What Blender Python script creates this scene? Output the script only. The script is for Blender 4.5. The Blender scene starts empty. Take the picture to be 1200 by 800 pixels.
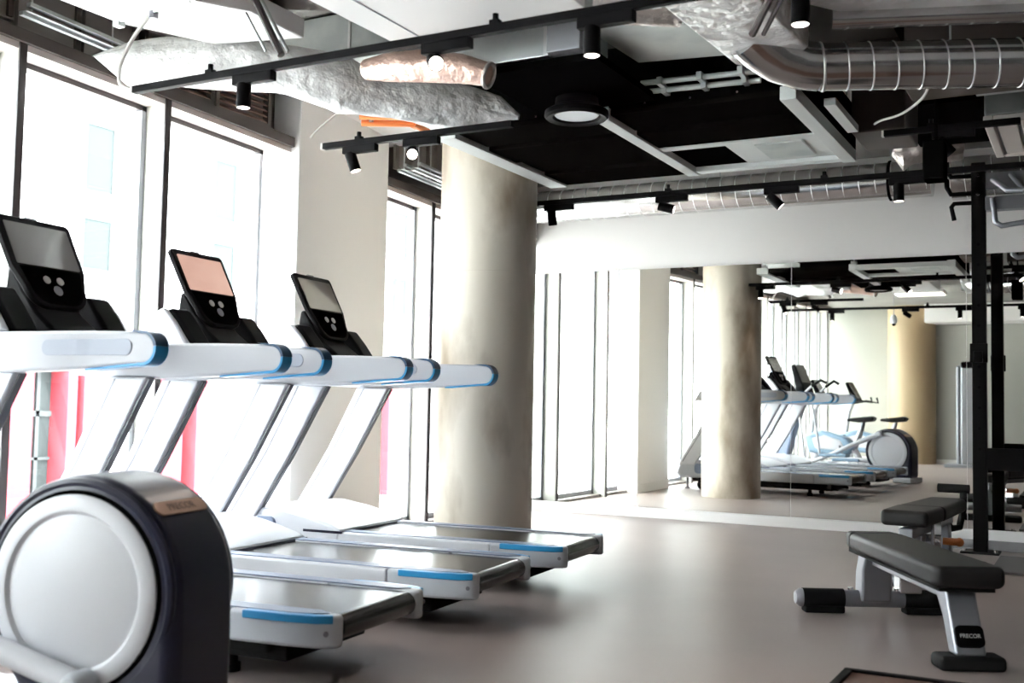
import bpy, bmesh, math, random
from mathutils import Vector, Matrix, noise
random.seed(5)
SC = bpy.context.scene
COL = SC.collection
PI = math.pi
V = Vector

# ------------------------------------------------------------------ materials
def mat(name, color, rough=.5, metal=0., spec=.5, bump=None, noise_mix=None, emit=None, coat=0., alpha=None):
    m = bpy.data.materials.new(name); m.use_nodes = True
    nt = m.node_tree; b = nt.nodes['Principled BSDF']
    b.inputs['Base Color'].default_value = (*color, 1)
    b.inputs['Roughness'].default_value = rough
    b.inputs['Metallic'].default_value = metal
    b.inputs['Specular IOR Level'].default_value = spec
    b.inputs['Coat Weight'].default_value = coat
    tc = nt.nodes.new('ShaderNodeTexCoord')
    if noise_mix:                       # (second colour, scale xyz, detail, contrast)
        c2, sc, det, lo, hi = noise_mix
        mp = nt.nodes.new('ShaderNodeMapping'); mp.inputs['Scale'].default_value = sc
        n = nt.nodes.new('ShaderNodeTexNoise'); n.inputs['Scale'].default_value = 1; n.inputs['Detail'].default_value = det
        r = nt.nodes.new('ShaderNodeMapRange'); r.inputs['From Min'].default_value = lo; r.inputs['From Max'].default_value = hi
        mx = nt.nodes.new('ShaderNodeMix'); mx.data_type = 'RGBA'
        mx.inputs['A'].default_value = (*color, 1); mx.inputs['B'].default_value = (*c2, 1)
        nt.links.new(tc.outputs['Object'], mp.inputs['Vector']); nt.links.new(mp.outputs['Vector'], n.inputs['Vector'])
        nt.links.new(n.outputs['Fac'], r.inputs['Value']); nt.links.new(r.outputs['Result'], mx.inputs['Factor'])
        nt.links.new(mx.outputs['Result'], b.inputs['Base Color'])
    if bump:                            # (scale xyz, strength, distance, kind)
        sc, st, di, kind = bump
        mp = nt.nodes.new('ShaderNodeMapping'); mp.inputs['Scale'].default_value = sc
        if kind == 'noise':
            n = nt.nodes.new('ShaderNodeTexNoise'); n.inputs['Detail'].default_value = 4; n.inputs['Scale'].default_value = 1; o = n.outputs['Fac']
        else:
            n = nt.nodes.new('ShaderNodeTexVoronoi'); n.inputs['Scale'].default_value = 1; o = n.outputs['Distance']
        bp = nt.nodes.new('ShaderNodeBump'); bp.inputs['Strength'].default_value = st; bp.inputs['Distance'].default_value = di
        nt.links.new(tc.outputs['Object'], mp.inputs['Vector']); nt.links.new(mp.outputs['Vector'], n.inputs['Vector'])
        nt.links.new(o, bp.inputs['Height']); nt.links.new(bp.outputs['Normal'], b.inputs['Normal'])
    if emit:
        b.inputs['Emission Color'].default_value = (*emit[0], 1); b.inputs['Emission Strength'].default_value = emit[1]
    return m

M = {}
M['plaster'] = mat('plaster_white', (.87, .855, .84), .75, bump=((40, 40, 40), .05, .01, 'noise'))
M['pier'] = mat('pier_paint', (.86, .855, .845), .7, bump=((30, 30, 30), .05, .01, 'noise'))
M['slab'] = mat('slab_concrete', (.20, .19, .175), .85, noise_mix=((.15, .14, .13), (1.5, 1.5, 1.5), 4, .35, .7))
M['galvw'] = mat('galvanised_white', (.80, .82, .82), .45, .3)
M['concrete'] = mat('column_concrete', (.70, .64, .55), .42, spec=.4, noise_mix=((.29, .22, .15), (2.6, 2.6, 1.1), 8, .45, .70), bump=((18, 18, 6), .08, .01, 'noise'))
M['floor'] = mat('floor_resin', (.31, .255, .237), .42, spec=.42, noise_mix=((.25, .205, .19), (.7, .7, .7), 5, .3, .75), bump=((120, 120, 120), .02, .002, 'noise'))
M['skirting'] = mat('skirting_white', (.86, .85, .84), .45)
M['fin'] = mat('fin_cream', (.46, .455, .42), .5)
M['frame'] = mat('frame_dark', (.045, .035, .035), .45)
M['framegrey'] = mat('frame_grey', (.36, .37, .40), .4)
M['reveal'] = mat('reveal_pale', (.72, .64, .60), .5)
M['brown'] = mat('louvre_brown', (.30, .19, .15), .45)
M['spandrel'] = mat('spandrel_taupe', (.24, .215, .20), .4)
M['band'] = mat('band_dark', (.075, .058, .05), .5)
M['galv'] = mat('galvanised_steel', (.62, .64, .64), .33, 1.0, noise_mix=((.50, .53, .54), (5, 5, 5), 3, .4, .6))
M['galvp'] = mat('galvanised_pale', (.70, .74, .72), .5, .55, noise_mix=((.58, .63, .62), (4, 4, 4), 3, .4, .6))
M['spiral'] = mat('spiral_steel', (.60, .60, .60), .17, 1.0)
M['seam'] = mat('seam_steel', (.75, .75, .75), .35, 1.0)
M['foil'] = mat('foil_wrap', (.97, .97, .97), .36, .2, bump=((6, 6, 6), .9, .07, 'noise'))
M['foild'] = mat('foil_dull', (.62, .57, .54), .4, .85, bump=((12, 12, 12), .7, .05, 'noise'))
M['flexreflect'] = mat('flex_pink_reflection', (.72, .50, .42), .35, .7, bump=((14, 14, 14), .5, .04, 'noise'))  # pinkish spotlight reflection on the flexible duct, put into its base colour
M['white_duct'] = mat('white_duct', (.80, .79, .79), .45, .15)
M['beam'] = mat('raft_beam', (.74, .77, .76), .5)
M['black'] = mat('matt_black', (.003, .003, .003), .9, spec=0)
M['blackpanel'] = mat('black_panel', (.005, .0045, .004), .9, spec=0)
M['satin'] = mat('satin_black', (.004, .0035, .004), .55, spec=.06)
M['rack'] = mat('rack_black', (.004, .0035, .0035), .6, spec=.08)
M['rubber'] = mat('rubber_black', (.010, .010, .010), .85, spec=.2)
M['leather'] = mat('leather_black', (.014, .013, .013), .5, spec=.3, bump=((220, 220, 220), .12, .002, 'noise'))
M['silver'] = mat('silver_paint', (.30, .305, .335), .32, .6)
M['silverd'] = mat('silver_dark', (.27, .27, .29), .38, .6)
M['chrome'] = mat('chrome', (.75, .75, .77), .15, 1.0)
M['white'] = mat('white_plastic', (.62, .63, .67), .35)
M['rail_white'] = mat('rail_white', (.47, .48, .52), .35)
M['grey'] = mat('grey_plastic', (.50, .52, .56), .4)
M['greyd'] = mat('grey_trim', (.20, .20, .23), .45)
M['inset'] = mat('inset_grey', (.36, .39, .47), .45)
M['navy'] = mat('navy_plastic', (.012, .013, .032), .34, spec=.4)
M['slate'] = mat('slate_plastic', (.16, .20, .29), .4)
M['blue'] = mat('blue_trim', (.02, .26, .55), .3)
M['blued'] = mat('blue_dark', (.01, .05, .12), .3)
M['belt'] = mat('belt_black', (.022, .020, .019), .22, spec=.6)
M['screen'] = mat('screen_glass', (.15, .14, .135), .12, spec=.8, coat=.5)  # pale reflection of the room is put into the grey base colour
M['screenreflect'] = mat('screen_warm_reflection', (.10, .06, .05), .15, spec=.8, coat=.5, emit=((1, .60, .48), .30))  # warm reflection on the middle treadmill's screen, painted as a pinkish glow
M['button'] = mat('button_grey', (.45, .42, .4), .4)
M['tray'] = mat('tray_dark', (.05, .03, .03), .4)
M['badge'] = mat('badge_copper', (.42, .26, .18), .35, .5)
M['badgetext'] = mat('badge_text', (.16, .10, .08), .4, .3)
M['whitetext'] = mat('label_text', (.7, .7, .7), .4)
M['orange'] = mat('orange_pipe', (.75, .22, .06), .45)
M['orangek'] = mat('orange_knob', (.55, .17, .04), .4)
M['cable'] = mat('cable_grey', (.62, .60, .57), .5)
M['paleblue'] = mat('pale_blue_plastic', (.22, .33, .44), .4)
M['matgrey'] = mat('mat_grey', (.30, .29, .30), .8)
M['matdark'] = mat('mat_dark', (.11, .10, .10), .8)
M['platform'] = mat('platform_brown', (.13, .07, .05), .55)
M['grille'] = mat('grille_white', (.68, .63, .60), .5)
M['lens'] = mat('lamp_lens', (1, .95, .9), .4, emit=((1, .88, .80), 9))
M['led'] = mat('led_diffuser', (1, 1, 1), .4, emit=((1, .93, .88), 1.6))
M['facade'] = mat('facade_white', (.45, .45, .45), .8, spec=0)
M['facadepink'] = mat('facade_pink', (.26, .040, .050), .8, spec=0)
M['facadeglass'] = mat('facade_glass', (.033, .039, .039), .8, spec=0)
M['facadeframe'] = mat('facade_frame', (.058, .064, .065), .7, spec=0)
M['pave'] = mat('pavement', (.66, .65, .63), .85)

def mirror_mat():
    m = bpy.data.materials.new('mirror_silver'); m.use_nodes = True
    b = m.node_tree.nodes['Principled BSDF']
    b.inputs['Base Color'].default_value = (.86, .875, .84, 1); b.inputs['Metallic'].default_value = 1; b.inputs['Roughness'].default_value = 0
    return m
M['mirror'] = mirror_mat()
M['backwall'] = mat('back_wall', (.40, .40, .365), .8)
M['tancolumn'] = mat('tan_column', (.36, .27, .16), .5, noise_mix=((.30, .21, .12), (2, 2, .7), 5, .4, .7))
def pane_mat():
    m = bpy.data.materials.new('window_pane'); m.use_nodes = True
    nt = m.node_tree; nt.nodes.clear()
    o = nt.nodes.new('ShaderNodeOutputMaterial'); mx = nt.nodes.new('ShaderNodeMixShader')
    t = nt.nodes.new('ShaderNodeBsdfTransparent'); g = nt.nodes.new('ShaderNodeBsdfGlossy'); lw = nt.nodes.new('ShaderNodeLayerWeight'); lw.inputs['Blend'].default_value = .5
    pw = nt.nodes.new('ShaderNodeMath'); pw.operation = 'POWER'; pw.inputs[1].default_value = 4
    f = nt.nodes.new('ShaderNodeMath'); f.operation = 'MULTIPLY_ADD'; f.inputs[1].default_value = .5; f.inputs[2].default_value = .02
    nt.links.new(lw.outputs['Facing'], pw.inputs[0]); nt.links.new(pw.outputs[0], f.inputs[0])
    t.inputs['Color'].default_value = (.96, .98, .97, 1); g.inputs['Roughness'].default_value = .01
    nt.links.new(f.outputs[0], mx.inputs[0]); nt.links.new(t.outputs[0], mx.inputs[1]); nt.links.new(g.outputs[0], mx.inputs[2])
    nt.links.new(mx.outputs[0], o.inputs[0])
    return m
M['pane'] = pane_mat()

# ------------------------------------------------------------------ mesh builder
class B:
    def __init__(s): s.bm = bmesh.new()
    def _face(s, vs):
        try: s.bm.faces.new(vs)
        except ValueError: pass
    def box(s, x0, x1, y0, y1, z0, z1, mtx=None):
        c = [V((x, y, z)) for z in (z0, z1) for y in (y0, y1) for x in (x0, x1)]
        if mtx: c = [mtx @ p for p in c]
        v = [s.bm.verts.new(p) for p in c]
        for f in ((0, 2, 3, 1), (4, 5, 7, 6), (0, 1, 5, 4), (2, 6, 7, 3), (0, 4, 6, 2), (1, 3, 7, 5)): s._face([v[i] for i in f])
        return s
    def prism(s, poly, axis, a, b, mtx=None):
        def P(p, t):
            q = {'z': V((p[0], p[1], t)), 'y': V((p[0], t, p[1])), 'x': V((t, p[0], p[1]))}[axis]
            return mtx @ q if mtx else q
        A = [s.bm.verts.new(P(p, a)) for p in poly]; Z = [s.bm.verts.new(P(p, b)) for p in poly]
        n = len(poly)
        s._face(A[::-1]); s._face(Z)
        for i in range(n): s._face([A[i], A[(i + 1) % n], Z[(i + 1) % n], Z[i]])
        return s
    def tube(s, pts, r, n=14, caps=True, wob=None):
        pts = [V(p) for p in pts]; rs = r if isinstance(r, (list, tuple)) else [r] * len(pts)
        t0 = (pts[1] - pts[0]).normalized()
        u = t0.orthogonal().normalized(); rings = []
        for i, p in enumerate(pts):
            if i == 0: t = t0
            elif i == len(pts) - 1: t = (pts[i] - pts[i - 1]).normalized()
            else: t = ((pts[i + 1] - p).normalized() + (p - pts[i - 1]).normalized()).normalized()
            u = (u - t * u.dot(t)).normalized(); w = t.cross(u)
            ring = []
            for k in range(n):
                a = 2 * PI * k / n; d = u * math.cos(a) + w * math.sin(a)
                q = p + d * rs[i]
                if wob: q = q + d * (noise.noise(q * wob[0]) * wob[1] + abs(noise.noise(q * wob[0] * 2.7 + V((7, 1, 3)))) * wob[1] * .7)
                ring.append(s.bm.verts.new(q))
            rings.append(ring)
        for a, b in zip(rings, rings[1:]):
            for k in range(n): s._face([a[k], a[(k + 1) % n], b[(k + 1) % n], b[k]])
        if caps: s._face(rings[0][::-1]); s._face(rings[-1])
        return s
    def cyl(s, p0, p1, r, n=24): return s.tube([p0, p1], r, n)
    def lathe(s, prof, c, axis, n=40):
        axis = V(axis).normalized(); u = axis.orthogonal().normalized(); w = axis.cross(u); c = V(c); rings = []
        for r, h in prof:
            if r < 1e-5: rings.append([s.bm.verts.new(c + axis * h)])
            else: rings.append([s.bm.verts.new(c + axis * h + (u * math.cos(2 * PI * k / n) + w * math.sin(2 * PI * k / n)) * r) for k in range(n)])
        for a, b in zip(rings, rings[1:]):
            for k in range(n):
                k2 = (k + 1) % n
                if len(a) == 1 and len(b) == 1: continue
                if len(a) == 1: s._face([a[0], b[k2], b[k]])
                elif len(b) == 1: s._face([a[k], a[k2], b[0]])
                else: s._face([a[k], a[k2], b[k2], b[k]])
        return s
    def sph(s, c, r, n=16): return s.lathe([(r * math.sin(PI * i / 10), -r * math.cos(PI * i / 10)) for i in range(11)], c, (0, 0, 1), n)
    def torus(s, c, axis, R, r, n=40):
        axis = V(axis).normalized(); u = axis.orthogonal().normalized(); w = axis.cross(u); c = V(c)
        rings = []
        for k in range(n):
            a = 2 * PI * k / n; d = u * math.cos(a) + w * math.sin(a)
            rings.append([s.bm.verts.new(c + d * (R + r * math.cos(2 * PI * j / 8)) + axis * r * math.sin(2 * PI * j / 8)) for j in range(8)])
        for i in range(n):
            a, b = rings[i], rings[(i + 1) % n]
            for j in range(8): s._face([a[j], a[(j + 1) % 8], b[(j + 1) % 8], b[j]])
        return s

def put(name, b, m, parent=None, bevel=0., seg=2, smooth=True, loc=None):
    me = bpy.data.meshes.new(name)
    bmesh.ops.recalc_face_normals(b.bm, faces=b.bm.faces)
    b.bm.to_mesh(me); b.bm.free()
    me.materials.append(M[m] if isinstance(m, str) else m)
    if smooth:
        for p in me.polygons: p.use_smooth = True
        me.set_sharp_from_angle(angle=math.radians(38))
    o = bpy.data.objects.new(name, me); COL.objects.link(o)
    if parent: o.parent = parent
    if loc: o.location = loc
    if bevel:
        md = o.modifiers.new('bevel', 'BEVEL'); md.width = bevel; md.segments = seg; md.limit_method = 'ANGLE'; md.angle_limit = math.radians(40)
        md.harden_normals = True
    return o
def tag(o, label, cat, group=None, kind=None):
    o['label'] = label; o['category'] = cat
    if group: o['group'] = group
    if kind: o['kind'] = kind
    return o
def thing(name, label, cat, loc=(0, 0, 0), rz=0., group=None):
    o = bpy.data.objects.new(name, None); COL.objects.link(o)
    o.location = loc; o.rotation_euler = (0, 0, rz); o.empty_display_size = .2
    return tag(o, label, cat, group)
def struct(o, label=None, cat=None):
    o['kind'] = 'structure'
    if label: o['label'] = label
    if cat: o['category'] = cat
    return o
def dup(src, parent=None):
    c = src.copy(); COL.objects.link(c); c.parent = parent
    for ch in src.children: dup(ch, c)
    return c
def arc(cx, cz, r, a0, a1, n): return [(cx + r * math.cos(a0 + (a1 - a0) * i / n), cz + r * math.sin(a0 + (a1 - a0) * i / n)) for i in range(n + 1)]
def rrect(x0, x1, z0, z1, r, n=5):
    return arc(x1 - r, z1 - r, r, 0, PI / 2, n) + arc(x0 + r, z1 - r, r, PI / 2, PI, n) + arc(x0 + r, z0 + r, r, PI, 1.5 * PI, n) + arc(x1 - r, z0 + r, r, 1.5 * PI, 2 * PI, n)
def text_mesh(name, body, size, m, parent, mtx):
    cu = bpy.data.curves.new(name, 'FONT'); cu.body = body; cu.size = size; cu.align_x = 'CENTER'; cu.align_y = 'CENTER'; cu.extrude = .0008
    t = bpy.data.objects.new(name, cu); COL.objects.link(t)
    dg = bpy.context.evaluated_depsgraph_get(); dg.update()
    me = bpy.data.meshes.new_from_object(t.evaluated_get(dg))
    bpy.data.objects.remove(t); bpy.data.curves.remove(cu)
    me.materials.clear(); me.materials.append(M[m])
    o = bpy.data.objects.new(name, me); COL.objects.link(o); o.parent = parent; o.matrix_local = mtx
    return o

# ------------------------------------------------------------------ camera
f_px, yaw, pit, rol = 1269.8, .4966, .0592, .0194
fw = V((-math.sin(yaw) * math.cos(pit), math.cos(yaw) * math.cos(pit), math.sin(pit)))
rt = V((math.cos(yaw), math.sin(yaw), 0)); up = rt.cross(fw)
r2 = rt * math.cos(rol) + up * math.sin(rol); u2 = up * math.cos(rol) - rt * math.sin(rol)
cam = bpy.data.cameras.new('camera'); cam.sensor_width = 36; cam.lens = 36 * f_px / 1200; cam.clip_start = .05
co = bpy.data.objects.new('camera', cam); COL.objects.link(co)
co.matrix_world = Matrix(((r2.x, u2.x, -fw.x, 0), (r2.y, u2.y, -fw.y, 0), (r2.z, u2.z, -fw.z, 1.0), (0, 0, 0, 1)))
cam.dof.use_dof = True; cam.dof.focus_distance = 6.6; cam.dof.aperture_fstop = 2.6
SC.camera = co

# ------------------------------------------------------------------ setting
YM = 9.4257                                  # plane of the mirrors on the far wall
XG, XF = -5.03, -4.87                        # glass line and inner edge of the window fins
YB = -4.5                                    # wall behind the camera
XR = 3.6
ZC = 3.16
def zh(y): return 2.74 - .036 * (y - 5)      # window heads run slightly downhill towards the far wall

struct(put('floor', B().box(-5.2, XR, YB - .2, YM + .2, -.12, 0), 'floor', smooth=False), 'smooth warm grey resin floor of the gym', 'floor')
struct(put('ceiling', B().box(-5.3, XR, YB - .2, YM + .2, ZC, ZC + .2), 'slab', smooth=False), 'raw concrete ceiling slab above the ducts', 'ceiling')
struct(put('wall_back', B().box(-5.2, XR, YM + .012, YM + .2, 0, ZC), 'plaster', smooth=False), 'white plaster wall above and behind the mirrors', 'wall')
M['wall_dark'] = mat('wall_charcoal', (.07, .065, .062), .8)
struct(put('wall_right', B().box(XR, XR + .2, YB - .2, YM + .2, -.1, ZC), 'wall_dark', smooth=False), 'charcoal side wall out on the right', 'wall')
struct(put('wall_front', B().box(-5.2, XR, YB - .2, YB, 0, ZC), 'backwall', smooth=False), 'pale wall behind the camera, seen in the mirror', 'wall')
struct(put('baseboard_back', B().box(-4.9, XR, YM - .02, YM + .011, 0, .09), 'skirting', bevel=.004), 'white skirting strip along the foot of the mirrors', 'baseboard')
struct(put('baseboard_front', B().box(-4.5, XR, YB, YB + .015, 0, .09), 'skirting', bevel=.004), 'white skirting behind the camera', 'baseboard')

def wall_left():
    b = B()
    # outer spandrel above the windows and a low kerb under them
    b.prism([(YB - .2, zh(YB - .2)), (YM + .2, zh(YM + .2)), (YM + .2, ZC), (YB - .2, ZC)], 'x', XG - .16, XG - .06)
    b.box(XG - .16, XG + .10, YB - .2, YM + .2, -.1, .03)
    return struct(put('wall_left', b, 'spandrel', smooth=False), 'window wall along the left of the gym', 'wall')
def slopebox(b, x0, x1, y0, y1, dz0, dz1):
    b.prism([(y0, zh(y0) + dz0), (y1, zh(y1) + dz0), (y1, zh(y1) + dz1), (y0, zh(y0) + dz1)], 'x', x0, x1)
wall_left()
b = B(); slopebox(b, XF - .01, XF + .02, YB, YM, .035, .10)
struct(put('trim_1', b, 'band', smooth=False), 'dark brown band above the window heads', 'trim')
b = B(); slopebox(b, XG - .05, XF - .01, YB, YM, .0, .045)
struct(put('trim_2', b, 'reveal', smooth=False), 'pale soffit of the window heads', 'trim')

fins = [-3.67, -2.77, -1.87, -.97, -.07, .86, 1.79, 2.72, 3.649, 4.647, 5.69, 6.87, 7.598, 8.857]
for k, y in enumerate(fins):
    if y in (5.69, 6.87): continue
    t = B().box(XG - .02, XF - .012, y - .045, y - .005, 0, zh(y) + .03)
    o = struct(put('trim_%d' % (k + 3), t, 'fin', smooth=False), 'cream window fin', 'trim')
    put('fin_edge', B().box(XF - .012, XF, y - .045, y, 0, zh(y) + .06), 'frame', o, smooth=False)
edges = [YB] + fins + [YM]
n = 0
for y0, y1 in zip(edges, edges[1:]):
    if abs(y0 - 5.69) < .01: continue
    n += 1
    a, c = y0, y1 - .045
    z1 = zh((a + c) / 2)
    w = struct(put('window_%d' % n, B().box(XG - .05, XG, a, a + .035, .03, zh(a)).box(XG - .05, XG, c - .035, c, .03, zh(c)).box(XG - .05, XG, a, c, .03, .075), 'framegrey', smooth=False), 'tall window with slim grey frame', 'window')
    b = B(); slopebox(b, XG - .05, XG, a, c, -.03, .01)
    put('head_rail', b, 'frame', w, smooth=False)
    put('window_pane', B().box(XG - .028, XG - .02, a + .02, c - .02, .05, z1), 'pane', w, smooth=False)

# square pier between the windows and the round concrete column
p = tag(put('pillar', B().box(-5.05, -4.805, 5.762, 6.813, 0, ZC), 'pier', bevel=.006), 'square grey painted pillar standing between the windows', 'pillar')
put('skirting', B().box(-5.05, -4.797, 5.754, 6.821, 0, .11), 'pier', p, bevel=.003)
put('corner_light_face', B().box(-5.0, -4.81, 5.757, 5.7618, .12, ZC - .01), 'skirting', p)
c = B().lathe([(0, 0), (.337, 0), (.337, .9), (.337, 1.9), (.337, ZC), (0, ZC)], (-3.753, 6.55, 0), (0, 0, 1), 64)
c = tag(put('concrete_column', c, 'concrete'), 'round bare concrete column with brown stains behind the treadmills', 'column')
put('form_seam', B().torus((-3.753, 6.55, 1.9), (0, 0, 1), .3365, .002, 64), 'concrete', c)
c = B().lathe([(0, 0), (.46, 0), (.46, ZC), (0, ZC)], (-3.33, YB + .15, 0), (0, 0, 1), 64)
tag(put('concrete_column', c, 'tancolumn'), 'wide tan round column in the wall behind the camera, seen only in the mirror', 'column')

# mirrors
seams = [-5.02, -3.76, -2.346, -.933, .48, 1.89, 3.3]
ml = ['mirror panel nearest the windows, partly behind the concrete column', 'mirror panel reflecting the concrete column and grey pillar', 'mirror panel reflecting treadmills and exercise bikes', 'mirror panel behind the black power rack']
for k in range(len(seams) - 1):
    o = put('mirror', B().box(seams[k] + .0015, seams[k + 1] - .0015, YM, YM + .008, .092, 2.297), 'mirror', smooth=False)
    tag(o, ml[k] if k < 4 else ['', '', '', '', 'first mirror panel beyond the rack out of frame', 'last mirror panel out of frame on the right'][k], 'mirror', 'mirror panels on the far wall')
    put('glass_edge', B().box(seams[k + 1] - .0014, seams[k + 1] + .0014, YM - .001, YM + .008, .092, 2.297), 'white_duct', o, smooth=False)
struct(put('trim_30', B().box(-5.02, XR, YM - .004, YM + .011, 2.297, 2.303), 'skirting', smooth=False), 'thin edge bead along the top of the mirrors', 'trim')

# spandrel panels and louvres above the band
def louvre(y0, y1, label):
    t = thing('louvre_grille', label, 'louvre grille', (XF - .06, y0, zh(y0) + .1), 0, 'brown louvres above the windows')
    w, h = y1 - y0, .32
    f = B().box(-.02, .03, 0, .025, 0, h).box(-.02, .03, w - .025, w, 0, h).box(-.02, .03, 0, w, 0, .025).box(-.02, .03, 0, w, h - .02, h)
    put('grille_frame', f, 'band', t, smooth=False)
    for i in range(7):
        m = Matrix.Translation((0, 0, .045 + i * .038)) @ Matrix.Rotation(.6, 4, 'Y')
        put('blade', B().box(-.024, .024, .025, w - .025, -.004, .004, m), 'brown', t, smooth=False)
louvre(4.45, 5.03, 'brown louvre with slats above the second window, left one')
louvre(5.05, 5.56, 'brown louvre with slats above the second window, beside the pillar')
for y0, y1, l in ((2.2, 3.60, 'taupe spandrel panel at the top left corner'), (3.62, 4.02, 'taupe spandrel panel above the left window'), (4.04, 4.42, 'taupe spandrel panel beside the louvres')):
    o = B().box(XF - .09, XF - .05, y0, y1, zh(y0) + .1, ZC - .005)
    o = tag(put('spandrel_panel', o, 'spandrel', bevel=.004), l, 'panel', 'spandrel panels above the windows')
    put('edge_strip', B().box(XF - .05, XF - .03, y1 - .05, y1 - .02, zh(y0) + .11, ZC - .01), 'band', o, smooth=False)
for y0, y1, x, l in ((3.50, 4.62, XF + .12, 'galvanised steel channel above the left windows'), (6.85, 7.7, XF + .12, 'galvanised steel channel beyond the pillar'), (6.85, 7.9, XF + .25, 'second galvanised channel beyond the pillar, further into the room')):
    b = B()
    for dx, dz in ((0, 0), (.055, .035)):
        b.prism([(y0, zh(y0) + .115 + dz), (y1, zh(y1) + .115 + dz), (y1, zh(y1) + .135 + dz), (y0, zh(y0) + .135 + dz)], 'x', x + dx, x + dx + .03)
    b.prism([(y0, zh(y0) + .13), (y1, zh(y1) + .13), (y1, zh(y1) + .134), (y0, zh(y0) + .134)], 'x', x, x + .06)
    o = tag(put('steel_channel', b, 'galv', smooth=False), l, 'steel channel', 'galvanised channels along the window wall')
    for yy in (y0 + .05, (y0 + y1) / 2, y1 - .1):
        put('hanger_rod', B().cyl((x + .03, yy, zh(yy) + .13), (x + .03, yy, ZC), .005, 8), 'galv', o)
# corrugated dark panels seen in the gap beyond the pillar
b = B()
for i in range(7): b.box(-4.84, -4.79, 7.0 + i * .12, 7.07 + i * .12, 2.86, ZC - .005)
b.box(-4.86, -4.84, 6.95, 7.9, 2.84, ZC - .005)
tag(put('ribbed_panel', b, 'spandrel', smooth=False), 'dark ribbed panel high up between pillar and concrete column', 'panel')

# ------------------------------------------------------------------ outside
def outside():
    struct(put('floor_outside', B().box(-40, XG - .17, -40, 70, -1.0, -.9), 'pave', smooth=False), 'pale pavement outside the windows', 'pavement')
    XX = -13.
    t = thing('apartment_building', 'bright white building across the street with pink ground floor piers', 'building', (XX, 14, -.9))
    put('wall', B().box(-.6, 0, -24, 46, 2.3, 15).box(-.8, -.5, -24, 46, 0, 2.3), 'facade', t, smooth=False)
    wins = []
    for k in range(-3, 8):
        for z0, z1 in ((4.9, 5.95), (3.75, 4.55)):
            wins.append((-3.25 + k * 2.62, z0, z1))
    for y, z0, z1 in wins:
        w = put('window', B().box(0, .03, y, y + .04, z0, z1).box(0, .03, y + .52, y + .56, z0, z1).box(0, .028, y + .04, y + .52, z0, z0 + .04).box(0, .028, y + .04, y + .52, z1 - .04, z1), 'facadeframe', t, smooth=False)
        put('pane', B().box(.002, .012, y + .041, y + .519, z0 + .041, z1 - .041), 'facadeglass', w, smooth=False)
    for y0, y1 in ((-4.35, -3.95), (-3.38, -3.22), (-3.1, -2.98), (-1.6, -1.15), (-.85, -.55), (4.6, 5.4), (8.2, 8.8), (-7.6, -7.0)):
        put('pier', B().box(-.5, .05, y0, y1, 0, 2.32), 'facadepink', t, smooth=False)
    for y0, y1 in ((-3.92, -3.4), (-1.13, -.87), (4.2, 4.58), (-5.4, -4.5), (5.5, 6.5)):
        w = put('shop_window', B().box(-.3, -.26, y0, y0 + .05, 0, 2.3).box(-.3, -.26, (y0 + y1) / 2, (y0 + y1) / 2 + .06, 0, 2.3).box(-.3, -.26, y0, y1, 1.62, 1.7).box(-.3, -.26, y0, y1, 1.0, 1.04), 'facadeframe', t, smooth=False)
        put('pane', B().box(-.32, -.30, y0, y1, .05, 2.28), 'facadeglass', w, smooth=False)
outside()

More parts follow.
